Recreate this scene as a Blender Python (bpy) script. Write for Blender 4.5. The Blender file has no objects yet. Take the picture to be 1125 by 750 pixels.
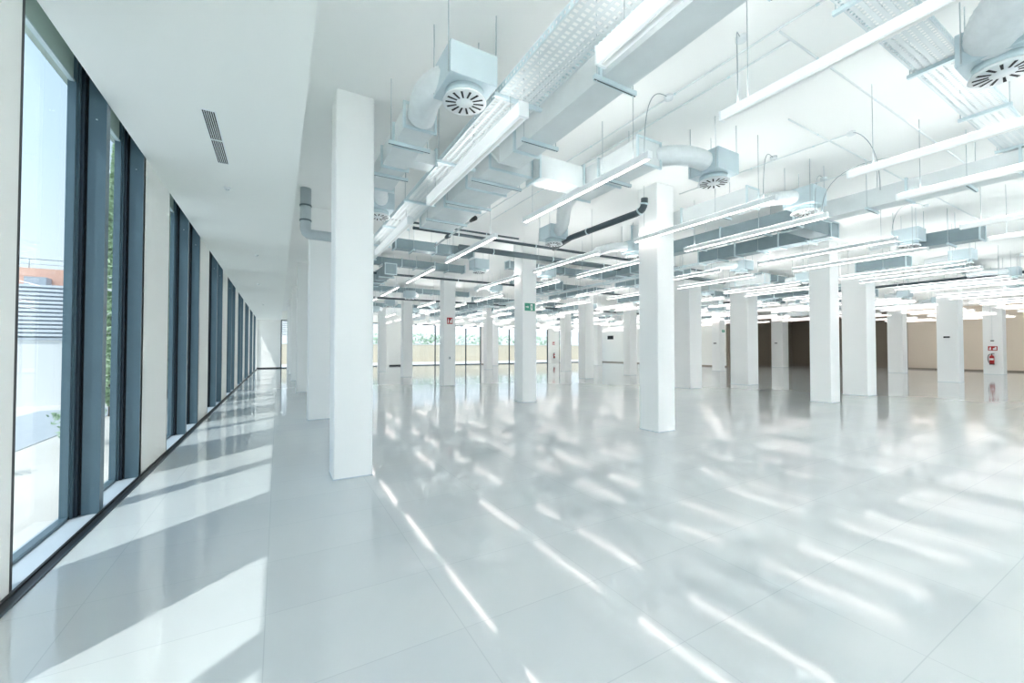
import bpy, math, random
from mathutils import Vector
C = bpy.context.scene
COL = C.collection
PI = math.pi
def ln(c):
    c = c / 255.0
    return c / 12.92 if c <= 0.04045 else ((c + 0.055) / 1.055) ** 2.4
def rgb(r, g, b): return (ln(r), ln(g), ln(b), 1.0)

# ------------------------------------------------------------------ camera
CAMH = 1.6
cam = bpy.data.cameras.new('camera'); cam.lens = 449 / 1125 * 36; cam.sensor_width = 36; cam.clip_start = 0.05; cam.clip_end = 400
camo = bpy.data.objects.new('camera', cam); COL.objects.link(camo)
camo.location = (0, 0, CAMH); camo.rotation_euler = (math.radians(91.1), 0, math.radians(-29.8))
C.camera = camo

# ------------------------------------------------------------------ light and exposure
SUN_STRENGTH = 0.41
LAMP_DOWN = 1.8
LAMP_UP_ADDED = 3.3  # uplight added on top of the lamps to brighten the ceiling
FILL_LAMP_UP = 14.0  # boosted uplight of the added fill lamps out of view
BODY_GLOW_ADDED = 0.035
C.view_settings.view_transform = 'Standard'; C.view_settings.look = 'None'
C.view_settings.exposure = 3.03; C.view_settings.gamma = 1.0; C.view_settings.use_curve_mapping = False
world = bpy.data.worlds.new('world'); C.world = world; world.use_nodes = True
nt = world.node_tree; nt.nodes.clear()
wo = nt.nodes.new('ShaderNodeOutputWorld'); bg = nt.nodes.new('ShaderNodeBackground')
tc = nt.nodes.new('ShaderNodeTexCoord'); sx = nt.nodes.new('ShaderNodeSeparateXYZ'); cr = nt.nodes.new('ShaderNodeValToRGB')
cr.color_ramp.elements[0].position = 0.0; cr.color_ramp.elements[0].color = rgb(236, 244, 250)
cr.color_ramp.elements[1].position = 0.9; cr.color_ramp.elements[1].color = rgb(172, 208, 245)
e = cr.color_ramp.elements.new(0.32); e.color = rgb(206, 230, 250)
nt.links.new(tc.outputs['Generated'], sx.inputs[0]); nt.links.new(sx.outputs['Z'], cr.inputs[0])
nt.links.new(cr.outputs[0], bg.inputs[0]); nt.links.new(bg.outputs[0], wo.inputs[0])
bg.inputs[1].default_value = 0.185
sd = bpy.data.lights.new('sun', 'SUN'); sd.energy = SUN_STRENGTH; sd.angle = math.radians(0.6); sd.color = (1.0, 0.97, 0.92)
so = bpy.data.objects.new('sun', sd); COL.objects.link(so); so.location = (-10, -9, 24)
so.rotation_euler = Vector((1.0, 0.85, -2.4)).to_track_quat('-Z', 'Y').to_euler()
cy = C.cycles
cy.max_bounces = 16; cy.diffuse_bounces = 14; cy.glossy_bounces = 4; cy.transparent_max_bounces = 12
cy.sample_clamp_indirect = 20.0; cy.use_denoising = True; cy.caustics_reflective = False; cy.caustics_refractive = False
try: cy.use_light_tree = True
except Exception: pass

# ------------------------------------------------------------------ materials
def mat(name, col, rough=0.6, metal=0.0, noise=0.0, nscale=6.0, bump=0.0, spec=0.5, emit=None, estr=0.0):
    m = bpy.data.materials.new(name); m.use_nodes = True
    t = m.node_tree; b = t.nodes['Principled BSDF']
    b.inputs['Base Color'].default_value = col; b.inputs['Roughness'].default_value = rough
    b.inputs['Metallic'].default_value = metal; b.inputs['Specular IOR Level'].default_value = spec
    if emit: b.inputs['Emission Color'].default_value = emit; b.inputs['Emission Strength'].default_value = estr
    if noise or bump:
        tcn = t.nodes.new('ShaderNodeTexCoord'); n = t.nodes.new('ShaderNodeTexNoise'); n.inputs['Scale'].default_value = nscale; n.inputs['Detail'].default_value = 4
        t.links.new(tcn.outputs['Object'], n.inputs['Vector'])
        if noise:
            mx = t.nodes.new('ShaderNodeMix'); mx.data_type = 'RGBA'; mx.blend_type = 'MIX'
            k = 1 - noise
            mx.inputs[6].default_value = (col[0] * k, col[1] * k, col[2] * k, 1); k = 1 + noise
            mx.inputs[7].default_value = (min(1, col[0] * k), min(1, col[1] * k), min(1, col[2] * k), 1)
            t.links.new(n.outputs['Fac'], mx.inputs[0]); t.links.new(mx.outputs[2], b.inputs['Base Color'])
        if bump:
            bp = t.nodes.new('ShaderNodeBump'); bp.inputs['Strength'].default_value = bump; bp.inputs['Distance'].default_value = 0.01
            t.links.new(n.outputs['Fac'], bp.inputs['Height']); t.links.new(bp.outputs[0], b.inputs['Normal'])
    return m
M = {}
M['paint'] = mat('white_paint', rgb(246, 246, 242), 0.55, noise=0.015, nscale=2)
M['spandrel'] = mat('window_head_panel', rgb(188, 204, 196), 0.6, noise=0.02, nscale=1.5)
M['soffit'] = mat('soffit_paint', rgb(248, 250, 246), 0.6, noise=0.012, nscale=1.2)
M['ceiling'] = mat('ceiling_paint', rgb(244, 245, 243), 0.7, noise=0.02, nscale=0.8)
M['column'] = mat('column_paint', rgb(246, 247, 246), 0.5, noise=0.01, nscale=2)
M['warm'] = mat('warm_wall_paint', rgb(230, 216, 200), 0.6, noise=0.02, nscale=0.7)
M['taupe'] = mat('taupe_wall', rgb(142, 130, 116), 0.6, noise=0.05, nscale=0.9)  # darker brown-grey tone for the recess and return walls
M['taupe_base'] = mat('skirting_brown', rgb(140, 128, 116), 0.5, noise=0.03)
M['slate'] = mat('slate_blue_metal', rgb(88, 112, 124), 0.3, 0.15, noise=0.12, nscale=2.5)
M['slate_dark'] = mat('dark_slate_profile', rgb(34, 50, 62), 0.35, 0.2, noise=0.08, nscale=3)
M['black'] = mat('black_trim', rgb(22, 26, 30), 0.45, noise=0.1, nscale=5)
M['sill'] = mat('pale_sill_stone', rgb(190, 202, 212), 0.35, noise=0.05, nscale=4)
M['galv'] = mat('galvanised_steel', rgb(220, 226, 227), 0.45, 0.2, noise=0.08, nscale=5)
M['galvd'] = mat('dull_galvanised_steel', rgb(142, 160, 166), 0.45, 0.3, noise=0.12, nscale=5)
M['flange'] = mat('flange_steel', rgb(206, 222, 226), 0.35, 0.3, noise=0.05, nscale=9)
M['foil'] = mat('flexible_foil', rgb(228, 234, 236), 0.45, 0.15, noise=0.08, nscale=14, bump=0.5)
M['plenum'] = mat('plenum_steel', rgb(196, 212, 218), 0.4, 0.2, noise=0.06, nscale=5)
M['white'] = mat('white_enamel', rgb(240, 244, 245), 0.4, noise=0.01)
M['slot'] = mat('slot_black', rgb(16, 20, 24), 0.6, noise=0.05)
M['pvc'] = mat('grey_pvc', rgb(104, 118, 124), 0.45, noise=0.1, nscale=8)
M['pvcd'] = mat('dark_grey_pipe', rgb(74, 88, 94), 0.5, noise=0.1, nscale=8)
M['insul'] = mat('grey_insulation', rgb(186, 196, 200), 0.6, noise=0.08, nscale=12)
M['conduit'] = mat('pale_conduit', rgb(222, 228, 229), 0.5, noise=0.03)
M['rod'] = mat('threaded_steel', rgb(190, 200, 203), 0.4, 0.2, noise=0.05)
M['cable'] = mat('grey_cable', rgb(160, 170, 174), 0.5, noise=0.04)
M['red'] = mat('signal_red', rgb(176, 30, 34), 0.4, noise=0.05)
M['green'] = mat('sign_green', rgb(70, 158, 132), 0.45, noise=0.03)
M['signwhite'] = mat('sign_white', rgb(240, 240, 238), 0.45, noise=0.01)
M['orange'] = mat('orange_render', rgb(244, 192, 170), 0.8, noise=0.05, nscale=1)
M['outwhite'] = mat('outdoor_white_render', rgb(232, 233, 234), 0.8, noise=0.03, nscale=0.6)
M['louvre'] = mat('louvre_white', rgb(222, 226, 232), 0.5, noise=0.02)
M['louvreback'] = mat('louvre_backing_grey', rgb(186, 192, 200), 0.6, noise=0.03)
M['paving'] = mat('outdoor_paving', rgb(226, 220, 212), 0.8, noise=0.08, nscale=1.5)
M['asphalt'] = mat('outdoor_road', rgb(190, 195, 200), 0.85, noise=0.08, nscale=3)
M['soil'] = mat('garden_soil', rgb(170, 160, 140), 0.9, noise=0.2, nscale=4)
M['leaf'] = mat('cypress_leaf', rgb(180, 202, 166), 0.7, noise=0.3, nscale=6)
M['leafd'] = mat('shrub_leaf', rgb(168, 192, 160), 0.7, noise=0.3, nscale=9)
M['trunk'] = mat('bark', rgb(110, 96, 80), 0.9, noise=0.2, nscale=9)
M['beige'] = mat('beige_garden_wall', rgb(216, 202, 180), 0.8, noise=0.05, nscale=0.5)
M['bluewhite'] = mat('pale_blue_door', rgb(120, 160, 190), 0.4, noise=0.03)
def emis(name, col, s):
    m = bpy.data.materials.new(name); m.use_nodes = True; t = m.node_tree; t.nodes.clear()
    o = t.nodes.new('ShaderNodeOutputMaterial'); em = t.nodes.new('ShaderNodeEmission')
    em.inputs[0].default_value = col; em.inputs[1].default_value = s; t.links.new(em.outputs[0], o.inputs[0]); return m
M['down'] = emis('lamp_diffuser_glow', (1.0, 0.86, 0.81, 1), LAMP_DOWN)
M['up'] = emis('added_lamp_uplight', (1.0, 0.985, 0.97, 1), LAMP_UP_ADDED)
M['glowbody'] = mat('lamp_body_added_glow', rgb(246, 248, 248), 0.4, noise=0.01, emit=(0.95, 1.0, 1.0, 1), estr=BODY_GLOW_ADDED)  # lamps are unlit; glow added to keep their bodies white
M['upsoft'] = emis('added_soft_uplight', (1.0, 0.985, 0.97, 1), 1.2)
M['upfill'] = emis('added_fill_lamp_uplight', (1.0, 0.985, 0.97, 1), FILL_LAMP_UP)
def glass():
    m = bpy.data.materials.new('window_glass'); m.use_nodes = True; t = m.node_tree; t.nodes.clear()
    o = t.nodes.new('ShaderNodeOutputMaterial'); tr = t.nodes.new('ShaderNodeBsdfTransparent'); gl = t.nodes.new('ShaderNodeBsdfGlossy'); mx = t.nodes.new('ShaderNodeMixShader')
    lw = t.nodes.new('ShaderNodeLayerWeight'); pw = t.nodes.new('ShaderNodeMath'); pw.operation = 'POWER'; pw.inputs[1].default_value = 5.0; fr = t.nodes.new('ShaderNodeMath'); fr.operation = 'MULTIPLY_ADD'; fr.inputs[1].default_value = 0.55; fr.inputs[2].default_value = 0.04
    t.links.new(lw.outputs['Facing'], pw.inputs[0]); t.links.new(pw.outputs[0], fr.inputs[0])
    tr.inputs[0].default_value = (0.95, 0.98, 0.98, 1); gl.inputs['Roughness'].default_value = 0.01
    t.links.new(fr.outputs[0], mx.inputs[0]); t.links.new(tr.outputs[0], mx.inputs[1]); t.links.new(gl.outputs[0], mx.inputs[2]); t.links.new(mx.outputs[0], o.inputs[0])
    return m
M['glass'] = glass()
def floor_mat():
    m = bpy.data.materials.new('polished_floor_tile'); m.use_nodes = True; t = m.node_tree; b = t.nodes['Principled BSDF']
    N = t.nodes.new; L = t.links.new
    tcn = N('ShaderNodeTexCoord')
    mp = N('ShaderNodeMapping'); mp.inputs['Location'].default_value = (0.05, -0.1, 0)
    L(tcn.outputs['Object'], mp.inputs['Vector'])
    br = N('ShaderNodeTexBrick'); br.offset = 0.0
    br.inputs['Scale'].default_value = 1.0; br.inputs['Brick Width'].default_value = 1.0; br.inputs['Row Height'].default_value = 0.7
    br.inputs['Mortar Size'].default_value = 0.0035; br.inputs['Mortar Smooth'].default_value = 0.4
    br.inputs['Color1'].default_value = rgb(203, 209, 210); br.inputs['Color2'].default_value = rgb(200, 206, 208); br.inputs['Mortar'].default_value = rgb(187, 194, 197)
    L(mp.outputs[0], br.inputs['Vector'])
    n = N('ShaderNodeTexNoise'); n.inputs['Scale'].default_value = 0.9; n.inputs['Detail'].default_value = 5; L(tcn.outputs['Object'], n.inputs['Vector'])
    mx = N('ShaderNodeMix'); mx.data_type = 'RGBA'; mx.blend_type = 'MULTIPLY'; mx.inputs[0].default_value = 0.5
    rp = N('ShaderNodeValToRGB'); rp.color_ramp.elements[0].position = 0.3; rp.color_ramp.elements[0].color = (0.9, 0.92, 0.94, 1)
    rp.color_ramp.elements[1].position = 0.7; rp.color_ramp.elements[1].color = (1, 1, 1, 1)
    L(n.outputs['Fac'], rp.inputs[0]); L(br.outputs['Color'], mx.inputs[6]); L(rp.outputs[0], mx.inputs[7]); L(mx.outputs[2], b.inputs['Base Color'])
    mr = N('ShaderNodeMapRange'); mr.inputs['To Min'].default_value = 0.07; mr.inputs['To Max'].default_value = 0.07
    L(n.outputs['Fac'], mr.inputs['Value']); L(mr.outputs[0], b.inputs['Roughness'])
    b.inputs['IOR'].default_value = 1.85; b.inputs['Specular IOR Level'].default_value = 0.5
    return m
M['floor'] = floor_mat()

# ------------------------------------------------------------------ mesh builder
class MB:
    def __init__(s): s.v = []; s.f = []; s.mi = []; s.mats = []; s.sm = []
    def _m(s, m):
        m = M[m] if isinstance(m, str) else m
        if m not in s.mats: s.mats.append(m)
        return s.mats.index(m)
    def add(s, vs, fs, m, smooth=False):
        o = len(s.v); s.v += [tuple(p) for p in vs]; i = s._m(m)
        for f in fs: s.f.append(tuple(o + k for k in f)); s.mi.append(i); s.sm.append(smooth)
        return s
    def box(s, x0, x1, y0, y1, z0, z1, m):
        return s.add([(x0, y0, z0), (x1, y0, z0), (x1, y1, z0), (x0, y1, z0), (x0, y0, z1), (x1, y0, z1), (x1, y1, z1), (x0, y1, z1)],
                     [(0, 3, 2, 1), (4, 5, 6, 7), (0, 1, 5, 4), (1, 2, 6, 5), (2, 3, 7, 6), (3, 0, 4, 7)], m)
    def bbox(s, x0, x1, y0, y1, z0, z1, m, c=0.008):     # box with chamfered vertical and horizontal edges
        c = min(c, (x1 - x0) * .3, (y1 - y0) * .3, (z1 - z0) * .3)
        V = []; 
        for z, k in ((z0, c), (z0 + c, 0), (z1 - c, 0), (z1, c)):
            a, b_, d, e_ = x0 + k, x1 - k, y0 + k, y1 - k
            V += [(a + c, d, z), (b_ - c, d, z), (b_, d + c, z), (b_, e_ - c, z), (b_ - c, e_, z), (a + c, e_, z), (a, e_ - c, z), (a, d + c, z)]
        F = [tuple(range(7, -1, -1)), tuple(range(24, 32))]
        for r in range(3):
            for i in range(8):
                j = (i + 1) % 8; F.append((r * 8 + i, r * 8 + j, r * 8 + 8 + j, r * 8 + 8 + i))
        return s.add(V, F, m)
    def frust(s, a, b, m):       # a, b = (x0,x1,y0,y1,z)
        f = lambda q: [(q[0], q[2], q[4]), (q[1], q[2], q[4]), (q[1], q[3], q[4]), (q[0], q[3], q[4])]
        return s.add(f(a) + f(b), [(0, 3, 2, 1), (4, 5, 6, 7), (0, 1, 5, 4), (1, 2, 6, 5), (2, 3, 7, 6), (3, 0, 4, 7)], m)
    def loft(s, rings, m, smooth=False, cap=True):
        n = len(rings[0]); V = [p for r in rings for p in r]; F = []
        for k in range(len(rings) - 1):
            for i in range(n):
                j = (i + 1) % n; F.append((k * n + i, k * n + j, (k + 1) * n + j, (k + 1) * n + i))
        if cap: F += [tuple(range(n - 1, -1, -1)), tuple((len(rings) - 1) * n + i for i in range(n))]
        return s.add(V, F, m, smooth)
    def tube(s, pts, r, m, n=8, smooth=True):
        pts = [Vector(p) for p in pts]; rings = []
        rr = r if isinstance(r, (list, tuple)) else [r] * len(pts)
        up = None
        for i, p in enumerate(pts):
            t = (pts[min(i + 1, len(pts) - 1)] - pts[max(i - 1, 0)]).normalized()
            if up is None:
                up = Vector((0, 0, 1)) if abs(t.z) < 0.9 else Vector((1, 0, 0))
            a = t.cross(up).normalized(); b = a.cross(t).normalized(); up = b
            rings.append([p + (a * math.cos(2 * PI * k / n) + b * math.sin(2 * PI * k / n)) * rr[i] for k in range(n)])
        return s.loft(rings, m, smooth)
    def cyl(s, x, y, z0, z1, r0, m, r1=None, n=24, smooth=True):
        r1 = r0 if r1 is None else r1
        rg = lambda z, r: [(x + r * math.cos(2 * PI * k / n), y + r * math.sin(2 * PI * k / n), z) for k in range(n)]
        return s.loft([rg(z0, r0), rg(z1, r1)], m, smooth)
    def mesh(s, name):
        me = bpy.data.meshes.new(name); me.from_pydata(s.v, [], s.f)
        for m in s.mats: me.materials.append(m)
        me.polygons.foreach_set('material_index', s.mi); me.polygons.foreach_set('use_smooth', s.sm)
        me.update(); return me
    def build(s, name, parent=None, loc=None):
        o = bpy.data.objects.new(name, s.mesh(name)); COL.objects.link(o)
        if parent: o.parent = parent
        if loc: o.location = loc
        return o
def bez(pts, n=12):
    pts = [Vector(p) for p in pts]; out = []
    for i in range(n + 1):
        t = i / n; q = pts[:]
        while len(q) > 1: q = [q[k].lerp(q[k + 1], t) for k in range(len(q) - 1)]
        out.append(q[0])
    return out
def tag(o, label, cat, group=None, kind=None):
    o['label'] = label; o['category'] = cat
    if group: o['group'] = group
    if kind: o['kind'] = kind
    return o
def thing(name, label, cat, loc=(0, 0, 0), rz=0, group=None):
    o = bpy.data.objects.new(name, None); COL.objects.link(o); o.location = loc; o.rotation_euler = (0, 0, rz); o.empty_display_size = 0.1
    return tag(o, label, cat, group)
def struct(o, label=None):
    o['kind'] = 'structure'
    if label: o['label'] = label
    return o
def dup(root, loc, label, rz=None):
    r = root.copy(); COL.objects.link(r); r.location = loc; r['label'] = label
    if rz is not None: r.rotation_euler = (0, 0, rz)
    for ch in list(root.children):
        c = ch.copy(); COL.objects.link(c); c.parent = r
        for g in ch.children:
            d = g.copy(); COL.objects.link(d); d.parent = c
    return r
ORD = ['', 'first', 'second', 'third', 'fourth', 'fifth', 'sixth', 'seventh', 'eighth', 'ninth', 'tenth', 'eleventh', 'twelfth', 'thirteenth', 'fourteenth',
       'fifteenth', 'sixteenth', 'seventeenth', 'eighteenth', 'nineteenth', 'twentieth', 'twenty-first', 'twenty-second']

XL, XG, YF, YB, XR = -1.5, -1.72, 39.65, -9.0, 45.0
ZS, ZC, ZG, ZH = 4.06, 4.85, 4.16, 4.6
BX, BX2 = 35.5, 47.5          # block at the far right, recess

# ------------------------------------------------------------------ room shell
f = MB().box(XL, BX2, YB, YF, -0.2, 0.0, 'floor'); struct(f.build('floor'), 'polished pale grey tiled floor')
c = MB().box(0.22, BX2 + .1, YB - .1, YF + .1, ZC, ZC + 0.2, 'ceiling'); struct(c.build('ceiling'), 'white painted open ceiling slab')
c = MB()
c.box(XL, 0.22, YB - .1, YF + .1, ZS, ZC + .2, 'soffit'); c.box(XL - .30, XL, YB - .1, YF + .1, ZH, ZC + .2, 'soffit')
struct(c.build('ceiling_soffit'), 'smooth white lowered ceiling along the windows')
# window wall: piers between the openings
P0, PER, OPEN = 3.95, 4.28, 2.87
bays = []
y = P0 - 2 * PER
while y < YF - 1: bays.append((max(y, YB), min(y + OPEN, YF - .25))); y += PER
w = MB(); prev = YB
for (a, b) in bays:
    if a - prev > 0.05: w.box(XL - .25, XL, prev, a, 0.0, ZH, 'paint')
    prev = b
w.box(XL - .25, XL, prev, YF, 0.0, ZH, 'paint')
for (a, b) in bays: w.box(XL - .30, XG + .01, a, b, ZG, ZH, 'spandrel')
struct(w.build('wall_left'), 'white piers between the tall windows')
s = MB().box(XL - .3, XL, YB, YF, -0.2, 0.0, 'sill'); struct(s.build('trim_1'), 'pale stone threshold under the tall windows')
s = MB()
s.box(XL, XL + .018, YB, YF, 0.0, 0.018, 'black'); s.box(XL + .018, XL + .07, YB, YF, 0.0, 0.006, 'black'); s.box(XL + .07, XL + .085, YB, YF, 0, .012, 'slate_dark')
struct(s.build('baseboard_left'), 'black floor channel along the window wall')
for i, (a, b) in enumerate(bays):
    if b - a < 1.5: continue
    wn = bpy.data.objects.new('window_%d' % (i + 1), None); COL.objects.link(wn); wn.location = (XL, a, 0); struct(wn, 'tall floor to ceiling window in the left wall')
    L = b - a; x0 = XG - XL
    g = MB().box(x0 - .012, x0, 0.03, L - .02, 0.02, ZG - .01, 'glass').build('pane', wn)
    mb = MB()
    mb.box(x0 - .03, x0 + .03, 0, L, 0.0, 0.03, 'slate'); mb.box(x0 - .02, x0 + .02, 0, L, ZG - .015, ZG, 'flange')
    mb.box(-.235, -0.0, 0, 0.035, 0.0, ZH, 'black')
    mb.build('window_frame', wn)
    for yc in (1.55, L - .03):
        mm = MB()
        mm.box(-.13, 0.0, yc - .0, yc + .10, 0, ZH, 'slate')                 # broad fin
        mm.box(-.150, -.13, yc + .02, yc + .10, 0, ZH, 'black')               # gasket gap
        mm.box(-.175, -.150, yc - .03, yc + .10, 0, ZH, 'slate_dark')
        mm.box(-.190, -.175, yc - .06, yc + .10, 0, ZH, 'slate')
        mm.box(-.25, -.19, yc - .10, yc + .10, 0, ZH, 'slate')
        mm.build('mullion', wn)
        MB().cyl(-.07, yc - .004, 3.86, 3.87, .008, 'flange', n=10).build('screw', wn)

# far wall (Y = YF) with its glazing
def wallpiece(mb, x0, x1, z0=0, z1=ZC, m='paint'): mb.box(x0, x1, YF, YF + .2, z0, z1, m)
w = MB(); ZW = 4.1
glaz = [(0.2, 8.5), (10.6, 18.9), (20.7, 27.6), (29.2, 35.5)]
prev = -1.75
for a, b in glaz: wallpiece(w, prev, a); prev = b
wallpiece(w, prev, BX + .3)
for a, b in glaz: wallpiece(w, a, b, ZW, ZC)
struct(w.build('wall_far'), 'white far wall with bright glazing')
mull = {0: [3.4, 6.4], 1: [11.35, 13.8, 14.4, 17.15], 2: [22.4, 25.0], 3: [31.0, 33.6, 35.0]}
for k, (a, b) in enumerate(glaz):
    wn = bpy.data.objects.new('window_%d' % (20 + k), None); COL.objects.link(wn); wn.location = (a, YF, 0); struct(wn, 'far glazed wall section')
    mb = MB(); L = b - a
    for q in [0.04] + [q - a for q in mull[k]] + [L - .04]: mb.box(q - .045, q + .045, .02, .14, 0, ZW, 'slate_dark')
    mb.box(0, L, .02, .14, 0, .07, 'slate_dark'); mb.box(0, L, .02, .14, ZW - .08, ZW, 'slate_dark')
    mb.build('window_frame', wn)
    MB().box(.05, L - .05, .07, .08, .07, ZW - .08, 'glass').build('pane', wn)
    if k in (0, 1):
        bl = MB(); z = ZW - .12
        while z > 2.7:
            bl.box(.08, (2.9 if k == 0 else .7), .0, .012, z - .07, z, 'louvre'); z -= .16
        bl.build('blind_slats', wn)
# panelled far door between glazing
d = MB(); d.box(8.62, 10.3, YF - .04, YF, .0, 4.0, 'paint'); d.box(8.55, 8.62, YF - .06, YF, 0, 4.05, 'slate'); d.box(10.3, 10.37, YF - .06, YF, 0, 4.05, 'slate')
d.box(9.2, 10.3, YF - .06, YF - .04, 0, .12, 'black'); struct(d.build('door_1'), 'tall white panel door in the far wall')
d = MB(); d.box(34.3, 34.38, YF - .12, YF - .02, 0, 4.0, 'bluewhite'); d.box(35.1, 35.3, YF - .12, YF - .02, 0, 4.0, 'bluewhite'); d.box(34.3, 35.3, YF - .12, YF - .02, 2.55, 2.68, 'slate'); d.box(34.38, 35.1, YF - .09, YF - .07, 0.15, 2.55, 'glass'); d.box(34.38, 35.1, YF - .12, YF - .02, 0, .15, 'slate_dark')
struct(d.build('door_2'), 'glazed far door with a blue frame')
s = MB().box(-1.5, .2, YF - .02, YF, 0, .09, 'black'); s.box(18.9, 20.7, YF - .02, YF, 0, .07, 'taupe_base'); struct(s.build('baseboard_far'))
# right side walls
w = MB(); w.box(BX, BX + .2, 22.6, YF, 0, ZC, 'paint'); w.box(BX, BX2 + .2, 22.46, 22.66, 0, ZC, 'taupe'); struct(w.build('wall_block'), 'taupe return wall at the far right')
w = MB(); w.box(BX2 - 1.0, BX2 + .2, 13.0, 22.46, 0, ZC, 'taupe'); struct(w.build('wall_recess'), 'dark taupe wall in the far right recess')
w = MB(); w.box(XR, BX2 + .2, YB - .1, 13.0, 0, ZC, 'warm'); struct(w.build('wall_right'), 'warm beige right wall')
s = MB(); s.box(BX2 - 1.03, BX2 - 1.0, 13.0, 22.46, 0, .1, 'taupe_base'); s.box(XR - .03, XR, YB, 13.03, 0, .1, 'taupe_base'); s.box(BX - .03, BX, 22.43, YF, 0, .1, 'taupe_base'); s.box(BX, BX2 - 1, 22.43, 22.46, 0, .1, 'taupe_base')
struct(s.build('baseboard_right'))
# glazed rear facade behind the camera
wn = bpy.data.objects.new('window_30', None); COL.objects.link(wn); wn.location = (XL, YB, 0); struct(wn, 'rear glazed wall')
mb = MB(); q = 0
while q < XR - XL: mb.box(q, q + .09, -.08, .0, 0, ZC, 'slate_dark'); q += 3.0
mb.box(0, XR - XL, -.08, 0, 0, .08, 'slate_dark'); mb.build('window_frame', wn)
MB().box(0, XR - XL, -.05, -.04, .08, ZC, 'glass').build('pane', wn)

# ------------------------------------------------------------------ columns
cols = [  # x0, y0, side, line (from the windows), row (from the camera)
 (0.60, 5.43, .46, 1, 1), (6.35, 5.43, .48, 2, 1), (14.3, 5.85, .56, 3, 1), (17.5, 6.1, .72, 4, 1), (28.5, 6.4, .76, 5, 1), (39.8, 7.0, .85, 6, 1),
 (0.60, 10.3, .46, 1, 2), (6.38, 10.5, .5, 2, 2), (14.5, 10.8, .76, 3, 2), (18.2, 10.6, .82, 4, 2), (27.6, 11.3, .6, 5, 2), (36.5, 10.8, .8, 6, 2),
 (0.60, 17.1, .46, 1, 3), (6.30, 17.0, .54, 2, 3), (14.5, 17.3, .6, 3, 3), (18.8, 18.2, .58, 4, 3), (28.2, 18.5, .62, 5, 3), (38.6, 19.4, .96, 6, 3),
 (0.60, 23.7, .46, 1, 4), (6.25, 23.5, .55, 2, 4), (14.4, 23.8, .55, 3, 4), (18.2, 24.0, .6, 4, 4), (28.0, 25.0, .6, 5, 4),
 (0.60, 30.0, .46, 1, 5), (6.25, 30.0, .5, 2, 5), (14.4, 29.2, .55, 3, 5), (18.4, 30.2, .55, 4, 5), (28.0, 31.5, .6, 5, 5),
 (0.60, 35.5, .46, 1, 6), (6.25, 35.8, .5, 2, 6), (18.4, 35.8, .55, 4, 6)]
colpos = {}
for (x0, y0, s_, li, ro) in cols:
    t = thing('column', 'square white column, %s from the camera in the %s line from the windows' % (ORD[ro], ORD[li]), 'column', (x0 + s_ / 2, y0 + s_ / 2, 0), 0, 'square white columns')
    h = s_ / 2; colpos[(li, ro)] = (x0, y0, s_)
    MB().bbox(-h, h, -h, h, 0, ZC, 'column', .012).build('shaft', t)
    MB().box(-h - .004, h + .004, -h - .004, h + .004, 0, .012, 'sill').build('floor_joint', t)

# ------------------------------------------------------------------ exterior seen through the glass
g = MB().box(-60, XL - .3, -30, 90, -.25, -.03, 'paving'); g.box(XL - .3, 60, YF + .2, 90, -.25, -.03, 'paving'); g.box(XL - .3, 60, -30, YB - .1, -.25, -.03, 'paving')
struct(g.build('ground'), 'pale paved ground outside')
g = MB().box(-5.4, -3.6, 2, 15.5, -.03, -.015, 'asphalt'); struct(g.build('road'), 'grey path outside the windows')
t = thing('neighbouring_building', 'white and orange building with louvred band outside the window', 'building', (-9, 17, 0))
MB().box(-9, 3.9, 0, 2, -.2, 1.9, 'outwhite').build('wall', t)
MB().box(-9, 3.9, .12, 2, 1.9, 3.42, 'louvreback').build('backing_wall', t)
lv = MB(); z = 1.98
while z < 3.42: lv.box(-9, 3.92, -.03, .12, z, z + .07, 'louvre'); z += .118
lv.build('louvre_band', t)
MB().box(-9, 3.9, -.04, .12, 1.86, 1.93, 'louvreback').build('ledge', t)
MB().box(-9, 3.9, .6, 2, 3.42, 4.02, 'orange').build('upper_wall', t)
rl = MB(); rl.tube([(-9, .8, 4.32), (3.9, .8, 4.32)], .015, 'rod', 6); rl.tube([(-9, .8, 4.17), (3.9, .8, 4.17)], .008, 'rod', 6)
for k in range(12): rl.tube([(-8.5 + k * 1.1, .8, 4.02), (-8.5 + k * 1.1, .8, 4.32)], .012, 'rod', 6)
rl.build('railing', t)
MB().box(2.6, 3.05, .25, .6, 3.42, 3.72, 'louvreback').build('roof_unit', t)
def leaves(mb, n, fn, sz, m, rnd):
    for _ in range(n):
        p = Vector(fn()); a = Vector((rnd.uniform(-1, 1), rnd.uniform(-1, 1), rnd.uniform(-1, 1))).normalized(); b = a.orthogonal().normalized(); q = sz * rnd.uniform(.6, 1.3)
        mb.add([p - a * q, p + b * q * .35, p + a * q, p - b * q * .35], [(0, 1, 2, 3)], m)
rnd = random.Random(4)
def cypress(x, y, hh, rad, label):
    t = thing('cypress_tree', label, 'tree', (x, y, 0), 0, 'cypress trees outside')
    MB().tube([(0, 0, -.03), (0, 0, hh * .5), (.03, 0, hh * .9)], [.09, .06, .02], 'trunk').build('trunk', t)
    def pt():
        z = rnd.random(); r = rad * (1 - z) ** .6 * (min(1, z * 8 + .35)) * math.sqrt(rnd.random()); a = rnd.uniform(0, 2 * PI)
        return (r * math.cos(a), r * math.sin(a), .25 + z * (hh - .25))
    fm = MB(); leaves(fm, 5200, pt, .085, 'leaf', rnd); fm.build('foliage', t)
cypress(-3.5, 13.6, 6.9, .36, 'tall narrow cypress tree outside between the first window fins')
cypress(-3.2, 17.6, 6.2, .42, 'second cypress tree outside, behind the first one')
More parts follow.
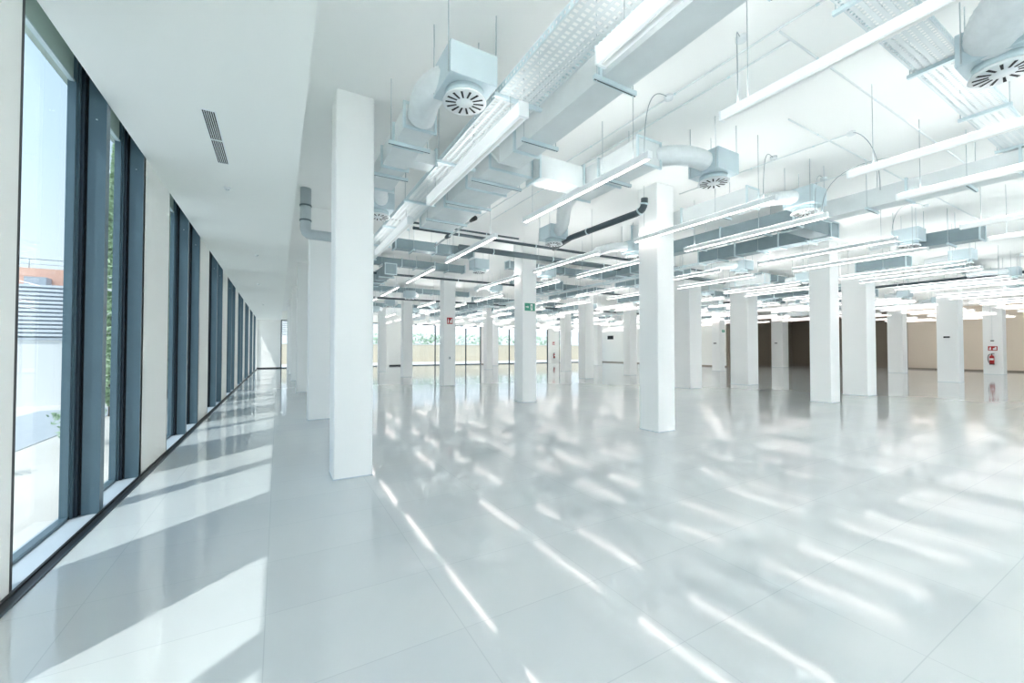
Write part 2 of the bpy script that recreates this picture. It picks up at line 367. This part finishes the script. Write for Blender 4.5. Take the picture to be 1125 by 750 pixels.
def shrub(x, y, r, hh, label):
    t = thing('shrub', label, 'shrub', (x, y, -.03), 0, 'shrubs outside the first window')
    st = MB()
    for k in range(7):
        a = rnd.uniform(0, 2 * PI); st.tube(bez([(0, 0, 0), (r * .3 * math.cos(a), r * .3 * math.sin(a), hh * .5), (r * .7 * math.cos(a), r * .7 * math.sin(a), hh)], 5), .008, 'trunk', 5)
    st.build('stems', t)
    def pt():
        z = rnd.random(); q = r * (.5 + .6 * z) * math.sqrt(rnd.random()); a = rnd.uniform(0, 2 * PI); return (q * math.cos(a), q * math.sin(a), hh * (.2 + .8 * z))
    fm = MB(); leaves(fm, 260, pt, .05, 'leafd', rnd); fm.build('foliage', t)
for k, (x, y, r, hh, lab) in enumerate([(-3.3, 7.7, .3, .55, 'small green shrub outside, nearest the first fin'), (-3.85, 7.6, .22, .6, 'thin shrub outside in the middle of the first window'),
                                   (-4.25, 8.4, .28, .7, 'wispy shrub outside near the white wall'), (-4.9, 9.2, .3, .7, 'wispy shrub outside furthest left in the first window'), (-2.9, 9.6, .35, .6, 'low bushy shrub outside below the cypress')]):
    shrub(x, y, r, hh, lab)
t = thing('garden_wall', 'long low beige wall outside beyond the far windows', 'wall', (18, 52, 0)); MB().bbox(-24, 30, 0, .4, -.03, 2.2, 'beige', .03).build('masonry', t); MB().box(-24, 30, -.05, .45, 2.2, 2.28, 'outwhite').build('coping', t)
hg = MB()
leaves(hg, 2600, lambda: (rnd.uniform(4, 40), rnd.uniform(53.2, 54.2), rnd.uniform(0, 3.6)), .3, 'leafd', rnd)
tag(hg.build('hedge'), 'loose green hedge behind the beige wall outside', 'hedge', None, 'stuff')

# ------------------------------------------------------------------ lamps
ZL = 3.77
def lamp_proto(lit=True, body='white', top=None, w_=.07, h_=.085, L=2.72, labl=''):
    t = thing('linear_lamp', labl, 'lamp', (0, 0, 0), 0, 'lit linear lamps hanging in rows' if lit else 'linear lamps without glow below, hanging in rows')
    h = w_ / 2
    mb = MB(); mb.bbox(-h, h, 0, L, 0.0, h_, body, .006); mb.box(-h - .002, h + .002, -.006, .012, -.002, h_ + .002, 'white'); mb.box(-h - .002, h + .002, L - .012, L + .006, -.002, h_ + .002, 'white'); mb.build('housing', t)
    MB().box(-.018, .018, .03, L - .03, -.006, .001, 'down' if lit else 'signwhite').build('diffuser', t)
    MB().box(-.022, .022, .05, L - .05, h_ - .001, h_ + .003, top or ('up' if lit else 'upfill')).build('added_uplight_strip', t)  # invented hidden glow on top, fills the ceiling even from unlit lamps
    for yy in (.25, L - .25):
        MB().tube([(0, yy, h_), (0, yy, (4.10 if body == 'glowbody' and top == 'upsoft' else ZC - .004) - ZL)], .0035, 'cable', 5).build('suspension_wire', t)
    return t
LX = [3.65, 6.28, 7.83, 10.7, 12.4, 15.1, 16.52, 19.4, 20.9, 23.7, 25.3, 28.1, 29.7, 32.5, 34.1, 37.0, 38.5, 41.5, 43.0]
LY = [-.37, 3.22, 7.0, 10.6, 14.4, 18.1, 21.75, 25.4, 29.1, 32.8, 36.4]
pl = lamp_proto(True, labl='x'); pu = lamp_proto(False, 'glowbody', 'up', labl='x'); pb = lamp_proto(False, 'glowbody', 'upsoft', .10, .14, 2.72, 'x'); pfill = lamp_proto(True, top='upfill', labl='x')
usedl = set()
def put(proto, x, y, lab):
    if proto.name in usedl: return dup(proto, (x, y, ZL), lab)
    usedl.add(proto.name); proto.location = (x, y, ZL); proto['label'] = lab; return proto
for i, x in enumerate(LX):
    for j, yv in enumerate(LY):
        if x > 35 and yv > 12: continue
        if any(cx - .06 < x < cx + cs + .06 and yv - .02 < cy_ + cs and yv + 2.74 > cy_ for cx, cy_, cs in colpos.values()): continue
        if j == 0:
            if i > 5: continue
            put(pu, x, yv, 'white linear lamp overhead with no glow below, nearest the camera in the %s lamp line' % ORD[i + 1])
        else:
            put(pl, x, yv, 'glowing linear lamp, %s lit one from the camera in the %s lamp line' % (ORD[j], ORD[i + 1]))
for i, x in enumerate(LX[:10]):
    for j, yv in enumerate([-4.1, -7.85]):
        put(pfill, x, yv, 'added unseen fill lamp behind the camera, %s row back, in the %s lamp line' % (ORD[j + 1], ORD[i + 1]))  # unseen rows added as fill for columns, soffit and near floor
for x, yv, lab in [(.95, -.5, 'added unseen fill lamp just above the camera beside the lowered ceiling'), (.95, -4.1, 'added unseen fill lamp behind the camera beside the lowered ceiling')]:
    put(pfill, x, yv, lab)  # out-of-view lamps added to lift the ceiling on the left
for j, yv in enumerate([LY[0]] + LY[1:8]):
    put(pb, 2.13 if j == 0 else 1.97, yv, 'deep white lamp body without bright strip, by the cable tray, %s from the camera' % ORD[j + 1])

# ------------------------------------------------------------------ air diffusers
def diff_proto():
    t = thing('air_diffuser', 'x', 'air diffuser', (0, 0, 0), 0, 'round swirl diffusers under steel boxes')
    MB().bbox(-.24, .24, -.24, .24, .10, .40, 'plenum', .004).build('plenum_box', t)
    MB().cyl(0, 0, .03, .10, .17, 'flange', .19).build('neck', t)
    p = MB().cyl(0, 0, .0, .03, .215, 'white', .2, n=32)
    for k in range(14):
        a = 2 * PI * k / 14; ca, sa = math.cos(a + .12), math.sin(a + .12)
        r0, r1, w_ = .085, .185, .011
        q = [(r0, -w_ * .7), (r1, -w_), (r1, w_), (r0, w_ * .7)]
        V = [(ca * u - sa * v, sa * u + ca * v, -.003) for u, v in q]; V += [(ca * u - sa * v, sa * u + ca * v, .002) for u, v in q]
        p.add(V, [(0, 3, 2, 1), (0, 1, 5, 4), (1, 2, 6, 5), (2, 3, 7, 6), (3, 0, 4, 7)], 'slot')
    p.build('swirl_plate', t)
    for sx_ in (-1, 1):
        for sy_ in (-1, 1): MB().tube([(sx_ * .245, sy_ * .2, .12), (sx_ * .245, sy_ * .2, ZC - 4.024)], .005, 'rod', 6).build('threaded_rod', t)
    return t
def flex(pts, r, parent, loc):
    path = bez([Vector(p) - Vector(loc) for p in pts], 46); rr = [r * (1 + (.035 if i % 2 else -.035)) for i in range(len(path))]
    return MB().tube(path, rr, 'foil', 16).build('flexible_duct', parent)
pd = diff_proto(); first = True
ZD = 4.02
DX = [1.57, 5.5, 8.1, 12.9, 16.9, 22.0, 26.3, 31.0]; DY = [.93, 3.68, 7.68, 11.7, 15.6, 19.6, 23.6, 27.6]
for i, x in enumerate(DX):
    for j, yv in enumerate(DY):
        if j == 0 and i != 1: continue
        if (i * 7 + j * 3) % 5 == 4 and j > 3: continue
        lab = 'round swirl air diffuser, %s from the camera in the %s diffuser line' % (ORD[j + 1 if i == 1 else j], ORD[i + 1])
        loc = (x, yv, ZD)
        o = dup(pd, loc, lab)
        z = ZD + .26
        if (i, j) == (0, 1): flex([(x - .1, yv + .1, z), (x - .3, yv + .4, z), (x - .2, yv + .6, z), (1.38, 4.5, 4.22)], .15, o, loc)
        elif (i, j) == (0, 2): flex([(x, yv - .1, z), (x, yv - .5, z), (1.38, yv - .7, 4.22), (1.38, 6.45, 4.22)], .12, o, loc)
        elif (i, j) == (1, 0): flex([(x - .1, yv, z), (x - .5, yv + .05, z + .05), (x - .8, yv - .5, 4.4), (x - 1.0, yv - .9, 4.45)], .19, o, loc)
        elif (i, j) == (1, 1): flex([(x - .1, yv, z), (x - .5, yv - .1, z), (x - .8, yv, z), (4.45, 3.85, 4.22)], .13, o, loc)
        elif (i, j) == (1, 2): flex([(x, yv - .1, z), (x - .1, yv - .8, z + .05), (4.6, 6.4, 4.25), (4.25, 5.3, 4.22)], .13, o, loc)
        else:
            k = rnd.choice((-1, 1)) if i else -.5; flex([(x, yv, z), (x + k * .4, yv + .1, z), (x + k * .5, yv + .4, z + .05), (x + k * .5, yv + .9, z)], .12, o, loc)

for ch in list(pd.children): bpy.data.objects.remove(ch)
bpy.data.objects.remove(pd)
# ------------------------------------------------------------------ rectangular air ducts
def duct(label, axis, c0, c1, a0, a1, z0=4.06, z1=4.36, joints=None, m='galv', hang=True, group='rectangular steel ducts'):
    """axis 'y': runs from a0 to a1 along Y between x=c0..c1; axis 'x' the other way round."""
    loc = ((c0 + c1) / 2, (a0 + a1) / 2, 0) if axis == 'y' else ((a0 + a1) / 2, (c0 + c1) / 2, 0)
    t = thing('air_duct', label, 'air duct', loc, 0, group)
    W, L = (c1 - c0) / 2, (a1 - a0) / 2
    def B(mb, u0, u1, v0, v1, q0, q1, mm):
        if axis == 'y': mb.box(u0, u1, v0, v1, q0, q1, mm)
        else: mb.box(v0, v1, u0, u1, q0, q1, mm)
    mb = MB(); B(mb, -W, W, -L, L, z0, z1, m)
    mb.build('duct_body', t)
    n = max(1, int(round((a1 - a0) / 1.25)))
    js = joints if joints is not None else [a0 + (a1 - a0) * k / n for k in range(n + 1)]
    for jv in js:
        v = jv - (a0 + a1) / 2; mb = MB(); e_ = .028
        B(mb, -W - e_, -W, v - .014, v + .014, z0 - e_, z1 + e_, 'flange'); B(mb, W, W + e_, v - .014, v + .014, z0 - e_, z1 + e_, 'flange')
        B(mb, -W, W, v - .014, v + .014, z0 - e_, z0, 'flange'); B(mb, -W, W, v - .014, v + .014, z1, z1 + e_, 'flange'); mb.build('flange', t)
    if hang:
        for k in range(n):
            v = -L + (k + .42) * 2 * L / n
            mb = MB(); B(mb, -W - .09, W + .09, v - .02, v + .02, z0 - .045, z0 - .003, 'flange'); B(mb, -W - .09, W + .09, v - .006, v + .006, z0 - .047, z0 - .044, 'pvcd'); mb.build('support_channel', t)
            for sgn in (-1, 1):
                p = (sgn * (W + .06), v) if axis == 'y' else (v, sgn * (W + .06))
                MB().tube([(p[0], p[1], z0 - .05), (p[0], p[1], ZC - .004)], .005, 'rod', 6).build('threaded_rod', t)
    return t
duct('small galvanised duct behind the first column, ending in flexible hoses', 'y', 1.21, 1.54, 4.5, 6.5, 4.1, 4.34, [4.5, 5.0, 5.65, 6.5])
duct('short side duct branching towards the cable tray', 'x', 5.35, 5.6, 1.54, 1.86, 4.12, 4.32, [1.86], hang=False)
duct('long galvanised duct overhead beside the cable tray, from above the camera', 'y', 2.51, 2.84, -1.5, 4.72, 4.05, 4.37, [1.3, 2.76, 4.3])
t = duct('wide flat duct plenum at the end of the long overhead duct', 'y', 2.5, 3.16, 4.95, 8.1, 4.09, 4.38, [4.95, 5.75, 6.7, 8.1])
MB().frust((2.51 - 2.83, 2.84 - 2.83, 4.72 - 6.525, 4.74 - 6.525, 4.06), (2.4 - 2.83, 3.1 - 2.83, 4.9 - 6.525, 4.96 - 6.525, 4.37), 'galv').build('transition_piece', t)
duct('short cross duct between the wide plenum and the side duct', 'x', 4.8, 5.12, 3.18, 4.02, 4.05, 4.37, [3.2, 4.0], hang=False)
duct('side duct with two hangers above the second lamp line', 'y', 4.04, 4.44, 3.75, 5.2, 4.05, 4.36, [3.75, 4.5, 5.2])
duct('duct beside the second column, running away from the camera', 'y', 6.9, 7.22, 4.0, 6.6, 4.05, 4.36)
duct('long duct overhead right of the second column', 'y', 8.85, 9.17, -1.0, 3.72, 4.05, 4.36)
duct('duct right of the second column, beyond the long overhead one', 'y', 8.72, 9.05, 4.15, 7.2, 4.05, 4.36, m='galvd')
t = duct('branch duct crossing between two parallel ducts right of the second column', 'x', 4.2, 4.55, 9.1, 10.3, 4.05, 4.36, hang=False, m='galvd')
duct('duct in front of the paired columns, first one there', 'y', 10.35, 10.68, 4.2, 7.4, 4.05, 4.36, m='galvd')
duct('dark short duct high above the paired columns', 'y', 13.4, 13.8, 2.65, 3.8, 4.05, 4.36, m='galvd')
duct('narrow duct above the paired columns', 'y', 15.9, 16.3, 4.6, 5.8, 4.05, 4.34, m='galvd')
rr = random.Random(11); nfar = 0
places = ['between the first and second column rows', 'behind the second column row', 'behind the third column row', 'behind the fourth column row', 'behind the fifth column row']
for i, x in enumerate([3.0, 9.8, 11.7, 15.5, 20.5, 23.9, 24.9, 29.2, 33.3]):
    for j, yv in enumerate([8.4, 13.2, 19.4, 25.8, 32.0]):
        if i == 0 and j == 0: continue
        L = rr.uniform(2.2, 3.8); dy = rr.uniform(-.4, .8)
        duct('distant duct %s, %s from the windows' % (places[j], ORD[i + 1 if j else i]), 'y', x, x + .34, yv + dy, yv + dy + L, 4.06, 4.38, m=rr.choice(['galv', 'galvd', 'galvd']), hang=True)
for k, (x0, x1, yv, lab) in enumerate([(2.5, 4.6, 10.15, 'dark cross duct behind the wide plenum'), (7.0, 13.0, 12.4, 'long cross duct over the second column row'), (2.5, 6.0, 14.0, 'cross duct left of the second column line, behind the second row'),
        (9.0, 15.0, 15.6, 'cross duct before the third column row'), (17.0, 24.0, 9.3, 'cross duct above the paired columns'), (20.0, 27.0, 13.4, 'cross duct behind the paired columns'), (24.0, 31.0, 17.0, 'cross duct towards the dark recess'),
        (30.0, 38.0, 12.2, 'cross duct before the dark recess'), (2.5, 9.0, 20.4, 'cross duct behind the third column row near the windows'), (10.0, 17.0, 22.0, 'cross duct in the middle behind the third row'), (3.0, 12.0, 28.0, 'farthest cross duct near the windows'), (14.0, 24.0, 27.2, 'farthest cross duct in the middle'), (20.0, 30.0, 4.6, 'cross duct between the right-hand columns and the camera')]):
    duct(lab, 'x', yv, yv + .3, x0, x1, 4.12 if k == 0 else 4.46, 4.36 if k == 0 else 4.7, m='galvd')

# ------------------------------------------------------------------ cable trays
def tray(label, axis, c0, c1, a0, a1, z0, hs=.07):
    t = thing('cable_tray', label, 'cable tray', ((c0 + c1) / 2, (a0 + a1) / 2, 0) if axis == 'y' else ((a0 + a1) / 2, (c0 + c1) / 2, 0), 0, 'perforated steel cable trays')
    W, L = (c1 - c0) / 2, (a1 - a0) / 2
    def B(mb, u0, u1, v0, v1, q0, q1, mm):
        if axis == 'y': mb.box(u0, u1, v0, v1, q0, q1, mm)
        else: mb.box(v0, v1, u0, u1, q0, q1, mm)
    mb = MB(); n = 7
    for k in range(n):
        u = -W + 2 * W * k / (n - 1); B(mb, max(-W, u - .016), min(W, u + .016), -L, L, z0, z0 + .003, 'galv')
    v = -L
    while v < L: B(mb, -W, W, v, v + .022, z0 + .0005, z0 + .0035, 'galv'); v += .05
    mb.build('perforated_base', t)
    mb = MB()
    for sg in (-1, 1):
        u = sg * W; B(mb, u - .002, u + .002, -L, L, z0, z0 + .02, 'flange'); B(mb, u - .002, u + .002, -L, L, z0 + hs - .02, z0 + hs, 'flange')
        B(mb, u - (.012 if sg > 0 else 0), u + (0 if sg > 0 else .012), -L, L, z0 + hs - .003, z0 + hs, 'flange')
        v = -L
        while v < L: B(mb, u - .002, u + .002, v, v + .03, z0 + .02, z0 + hs - .02, 'flange'); v += .055
    mb.build('side_rails', t)
    n = max(1, int((a1 - a0) / 1.6))
    for k in range(n):
        v = -L + (k + .5) * 2 * L / n
        mb = MB(); B(mb, -W - .05, W + .05, v - .018, v + .018, z0 - .035, z0, 'flange'); mb.build('support_channel', t)
        for sg in (-1, 1):
            p = (sg * (W + .03), v) if axis == 'y' else (v, sg * (W + .03)); MB().tube([(p[0], p[1], z0 - .03), (p[0], p[1], ZC - .004)], .005, 'rod', 6).build('threaded_rod', t)
    cb = MB()
    for k in range(5):
        u = -W * .6 + W * .3 * k
        pts = [((u + .015 * math.sin(q * 1.3 + k), -L + q * 2 * L / 30, z0 + .015) if axis == 'y' else (-L + q * 2 * L / 30, u + .015 * math.sin(q * 1.3 + k), z0 + .015)) for q in range(31)]
        cb.tube(pts, .009, 'conduit', 6)
    cb.build('cable_bundle', t)
    return t
tray('wide perforated cable tray overhead, running away beside the first column', 'y', 1.88, 2.34, -.6, 21.0, 4.14)
tray('cable tray overhead, crossing towards the right edge', 'x', 1.21, 1.54, 3.2, 14.5, 4.42)
tray('distant cable tray in the middle of the ceiling', 'y', 11.2, 11.5, 8.0, 30.0, 4.2)
tray('distant cable tray over the paired columns', 'y', 19.9, 20.2, 5.0, 26.0, 4.2)

# ------------------------------------------------------------------ pipes, conduits, junction boxes
def pipe(label, pts, r, m, name='pipe', n=10, clamps=0, group=None):
    loc = Vector(pts[0]); P = [Vector(p) - loc for p in pts]
    t = thing(name, label, 'pipe' if name == 'pipe' else 'conduit', loc, 0, group)
    MB().tube(P, r, m, n).build('tube', t)
    for k in range(clamps):
        f_ = (k + .5) / clamps * (len(P) - 1); i = int(f_); q = P[i].lerp(P[i + 1], f_ - i); d = (P[i + 1] - P[i]).normalized() * .015
        MB().tube([q - d, q + d], r * 1.18, 'flange', n).build('pipe_clamp', t)
    return t
pipe('dark grey drain pipe with an elbow meeting the second column', [(5.95, 8.3, 4.12), (5.72, 7.3, 4.12), (5.74, 5.6, 4.12)] + list(bez([(5.75, 5.4, 4.12), (5.75, 5.22, 4.12), (5.75, 5.2, 4.2), (5.75, 5.2, 4.34)], 5)), .062, 'pvcd', n=14, clamps=3)
t = pipe('pale vertical drain pipe beside the soffit, turning to the column behind', [(.46, 9.2, ZC), (.46, 9.2, 4.1)] + list(bez([(.46, 9.2, 4.08), (.46, 9.2, 3.93), (.5, 9.2, 3.93), (.62, 9.2, 3.93)], 5)) + [(1.2, 9.2, 3.93)], .1, 'insul', n=16)
for z in (4.5, 4.2): MB().cyl(0, 0, z - .015 - ZC, z + .015 - ZC, .112, 'pvc', n=16).build('pipe_clamp', t)
pipe('thin dark pipe crossing the ceiling before the second column row', [(2.6, 9.0, 4.32), (13.5, 9.0, 4.32)], .035, 'pvcd', clamps=5)
pipe('thick grey pipe crossing the ceiling by the second column row', [(4.1, 9.95, 4.28), (16.0, 9.95, 4.28)], .075, 'pvc', n=14, clamps=6)
pipe('thin dark pipe crossing behind the wide plenum', [(1.6, 8.75, 4.36), (5.2, 8.75, 4.36)], .022, 'pvcd', clamps=2)
pipe('thin pipe crossing the ceiling before the third column row', [(1.0, 14.9, 4.3), (18, 14.9, 4.3)], .04, 'pvcd', clamps=5)
pipe('thin pipe crossing the ceiling behind the third column row', [(1.0, 21.2, 4.2), (24, 21.2, 4.2)], .05, 'pvcd', clamps=5)
pipe('long pipe along the ceiling above the paired columns', [(22.6, 2.0, 4.3), (22.6, 18, 4.3)], .05, 'pvcd', clamps=5)
# valve pipe group near the wide plenum
t = pipe('small valve pipe with black caps behind the wide plenum', [(3.3, 7.3, 4.15), (3.28, 9.5, 4.1)], .02, 'rod', clamps=1)
MB().tube([(0, -.1, 0), (0, .12, 0)], [.05, .03], 'slot', 10).build('end_cap', t); MB().tube([(-.02, 1.25, -.02), (-.02, 1.42, -.02)], [.05, .04], 'pvcd', 10).build('valve_body', t)
G = 'thin pale conduits fixed to the ceiling'
pipe('ceiling conduit in line with the overhead duct, with round boxes', [(4.4, -.5, ZC - .02), (4.17, 12, ZC - .02)], .011, 'conduit', 'conduit', 8, 8, G)
pipe('second ceiling conduit running parallel to the first', [(4.62, 2.2, ZC - .02), (4.6, 9, ZC - .02)], .011, 'conduit', 'conduit', 8, 5, G)
pipe('ceiling conduit crossing to the right at the top of the view', [(4.4, 2.2, ZC - .02), (12, 2.2, ZC - .02)], .011, 'conduit', 'conduit', 8, 5, G)
pipe('ceiling conduit right of the second column, nearer the camera', [(7.4, 2.73, ZC - .02), (7.23, 5.6, ZC - .02)], .011, 'conduit', 'conduit', 8, 3, G)
pipe('ceiling conduit above the third diffuser line', [(9.1, 1.8, ZC - .02), (9.0, 6.0, ZC - .02)], .011, 'conduit', 'conduit', 8, 3, G)
pipe('ceiling conduit crossing above the third diffuser line', [(6.2, 3.0, ZC - .02), (16, 3.0, ZC - .02)], .011, 'conduit', 'conduit', 8, 6, G)
nb = 0
for (x, yv, cx_, cy_, lab) in [(4.32, 3.5, 3.65, 3.3, 'round junction box feeding the first glowing lamp'), (4.15, 2.45, 3.66, 2.2, 'round junction box nearest the top of the view'), (7.23, 3.74, 6.28, 3.4, 'junction box above the second glowing lamp line'),
                               (7.41, 2.73, 7.4, 2.4, 'junction box with a drooping cable, upper right'), (9.1, 2.67, 7.83, 3.3, 'junction box above the long right duct'), (8.94, 3.73, 7.83, 3.4, 'junction box above the third diffuser line'), (12.6, 3.3, 10.7, 3.3, 'junction box farther right above the lamps')]:
    t = thing('junction_box', lab, 'junction box', (x, yv, ZC), 0, 'round junction boxes on the ceiling')
    MB().cyl(0, 0, -.045, 0, .055, 'conduit', n=20).build('box_body', t)
    cable = bez([(0.04, 0, -.03), (.14 * (1 if cx_ > x else -1), 0, .0), ((cx_ - x) * .8, (cy_ - yv) * .8, -.1), (cx_ - x, cy_ - yv, -.5), (cx_ - x, cy_ - yv, ZL + .09 - ZC)], 14)
    MB().tube(cable, .005, 'cable', 6).build('cable', t)

# ------------------------------------------------------------------ soffit fittings
t = thing('air_grille', 'narrow slotted air grille in the smooth lowered ceiling', 'air grille', (-.645, 5.85, ZS), 0)
mb = MB(); mb.box(-.065, .065, -.7, .7, -.006, 0, 'white')
for half in ((-.68, -.02), (.02, .68)):
    for k in range(6): mb.box(-.056 + k * .019, -.046 + k * .019, half[0], half[1], -.008, -.005, 'slot')
mb.build('slotted_frame', t)
for (yv, x, lab) in [(7.51, -.69, 'small ceiling sensor just beyond the air grille'), (12.5, -.5, 'second small ceiling sensor beyond the grille'), (18.0, -.66, 'farther small ceiling sensor along the lowered ceiling'), (26.0, -.72, 'farthest small ceiling sensor along the lowered ceiling')]:
    t = thing('smoke_detector', lab, 'smoke detector', (x, yv, ZS), 0, 'small sensors on the lowered ceiling'); MB().cyl(0, 0, -.03, 0, .035, 'white', .05, n=20).build('sensor_body', t); MB().cyl(0, 0, -.045, -.03, .018, 'conduit', .028, n=16).build('sensor_tip', t)

# ------------------------------------------------------------------ signs and equipment on the columns
def on_col(li, ro): x0, y0, s_ = colpos[(li, ro)]; return x0, y0, s_
x0, y0, s_ = on_col(2, 2)
t = thing('exit_sign', 'small green exit sign on the column right of centre', 'sign', (x0 + .255, y0, 2.885), 0)
p = MB().box(-.18, .18, -.012, -.001, -.115, .115, 'green'); p.build('sign_plate', t)
fg = MB()   # running figure, door and arrow
fg.cyl(0, 0, 0, .001, 0.001, 'signwhite', n=6)
fg = MB()
def poly(mb, pts, y, m, th=.002): n = len(pts); mb.add([(a, y, b) for a, b in pts] + [(a, y - th, b) for a, b in pts], [tuple(range(n)), tuple(range(2 * n - 1, n - 1, -1))] + [(i, i + n, (i + 1) % n + n, (i + 1) % n) for i in range(n)], m)
poly(fg, [(.02, -.09), (.10, -.09), (.10, .09), (.02, .09)], -.012, 'signwhite')
poly(fg, [(-.15, .012), (-.08, .012), (-.08, .04), (-.04, 0), (-.08, -.04), (-.08, -.012), (-.15, -.012)], -.012, 'signwhite')
fg.build('door_and_arrow', t)
fg = MB(); poly(fg, [(.05, .045), (.07, .045), (.07, .065), (.05, .065)], -.0145, 'green'); poly(fg, [(.045, -.01), (.075, .0), (.07, .04), (.045, .035)], -.0145, 'green'); poly(fg, [(.045, -.01), (.06, -.01), (.04, -.07), (.028, -.07)], -.0145, 'green'); poly(fg, [(.06, -.01), (.075, -.005), (.092, -.05), (.08, -.055)], -.0145, 'green'); poly(fg, [(.045, .03), (.03, .005), (.036, 0), (.05, .02)], -.0145, 'green')
fg.build('running_figure', t)
x0, y0, s_ = on_col(2, 3)
def red_sign(name, label, x, y_, z, w_=.26, h_=.28, grp=None):
    t = thing(name, label, 'sign', (x, y_, z), 0, grp)
    MB().box(-w_ / 2, w_ / 2, -.012, -.001, -h_ / 2, h_ / 2, 'red').build('sign_plate', t)
    q = MB(); a = w_ * .5; b = h_ * .5
    poly(q, [(-a * .8, -b * .7), (-a * .35, -b * .7), (-a * .35, b * .3), (-a * .5, b * .75), (-a * .7, b * .3)], -.012, 'signwhite')
    poly(q, [(a * .05, -b * .7), (a * .8, -b * .7), (a * .8, b * .7), (a * .5, b * .7), (a * .35, b * .1), (a * .05, b * .1)], -.012, 'signwhite'); q.build('pictogram', t)
    return t
red_sign('fire_sign', 'small red fire sign on the column left of centre', x0 + .27, y0, 2.86)
t = thing('wall_switch', 'small grey switch low on the column with the red fire sign', 'switch', (x0 + .27, y0, 1.22)); MB().bbox(-.05, .05, -.02, 0, -.07, .07, 'conduit', .005).build('switch_plate', t); MB().box(-.02, .02, -.026, -.02, -.03, .03, 'pvc').build('switch_rocker', t)
x0, y0, s_ = on_col(6, 1)
t = red_sign('fire_sign', 'red fire extinguisher sign on the far right column', x0, y0 + .43, 1.66, .4, .28); t.rotation_euler[2] = -PI / 2
def extinguisher(label, x, y_, z, k=1.0, grp=None):
    t = thing('fire_extinguisher', label, 'fire extinguisher', (x, y_ - .12 * k, z), 0, grp); t.scale = (k, k, k)
    n = 20; prof = [(0.0, 0), (.085, 0), (.09, .02), (.09, .4), (.08, .45), (.05, .485), (.025, .5), (.025, .53)]
    rings = [[(r * math.cos(2 * PI * i / n), r * math.sin(2 * PI * i / n), zz) for i in range(n)] for r, zz in prof[1:]]
    MB().loft(rings, 'red', True).build('cylinder_body', t)
    MB().cyl(0, 0, 0, .05, .093, 'slot').build('foot_ring', t)
    lb = MB(); lb.loft([[(.0915 * math.cos(-PI / 2 + a), .0915 * math.sin(-PI / 2 + a), zz) for a in (-.9, -.6, -.3, 0, .3, .6, .9)] for zz in (.24, .34)], 'signwhite', True, cap=False); lb.build('label_plate', t)
    MB().box(-.02, .02, -.03, .03, .52, .57, 'slot').box(-.015, .09, -.012, .012, .57, .585, 'slot').box(-.015, .1, -.012, .012, .6, .615, 'slot').build('valve_handle', t)
    MB().tube(bez([(-.02, 0, .55), (-.12, -.01, .6), (-.17, -.02, .4), (-.13, -.02, .2), (-.1, -.02, .1)], 12), .013, 'slot', 8).build('hose', t)
    MB().box(-.04, .04, .09, .12, .15, .45, 'slot').build('wall_bracket', t)
    return t
t = extinguisher('red fire extinguisher hanging on the far right column', x0, y0, .62, 1.2); t.location = (x0 - .145, y0 + .45, .62); t.rotation_euler[2] = -PI / 2
t = thing('wall_sensor', 'small black sensor above the fire sign on the far right column', 'sensor', (x0, y0 + .44, 2.15), -PI / 2); MB().bbox(-.08, .08, -.04, 0, -.03, .03, 'slot', .006).build('sensor_body', t); MB().tube([(0, -.01, .03), (0, -.01, 2.1)], .008, 'conduit', 6).build('wire', t)
for (li, ro, u, z, lab) in [(5, 1, .40, 2.2, 'small black sensor on the second column from the right edge'), (6, 3, .55, 2.15, 'small black sensor on the column before the dark recess'), (5, 3, .36, 2.05, 'small dark sensor on the distant column seen between two nearer ones')]:
    x0, y0, s_ = on_col(li, ro); t = thing('wall_sensor', lab, 'sensor', (x0, y0 + u, z), -PI / 2); MB().bbox(-.11, .11, -.04, 0, -.035, .035, 'slot', .006).build('sensor_body', t); MB().cyl(0, -.045, -.012, .012, .02, 'pvc', n=12).build('lens', t)
x0, y0, s_ = on_col(5, 3)
t = thing('exit_sign', 'small dark green sign on the distant column seen between two nearer ones', 'sign', (x0 + .45, y0, 2.95)); MB().box(-.16, .16, -.012, -.001, -.09, .09, 'green').build('sign_plate', t); q = MB(); poly(q, [(-.1, .012), (0, .012), (0, .04), (.06, 0), (0, -.04), (0, -.012), (-.1, -.012)], -.012, 'signwhite'); q.build('arrow', t)
extinguisher('distant red fire extinguisher by the far glazing', 28.4, YF, .55, 1.1)
red_sign('fire_sign', 'distant red sign above the extinguisher by the far glazing', 28.4, YF, 2.3, .35, .35)
t = thing('wall_sign', 'small black sign high on the far wall beside the blue door', 'sign', (BX, 37.6, 3.05)); MB().bbox(-.03, 0, -.5, .5, -.22, .22, 'slot', .006).build('sign_plate', t)
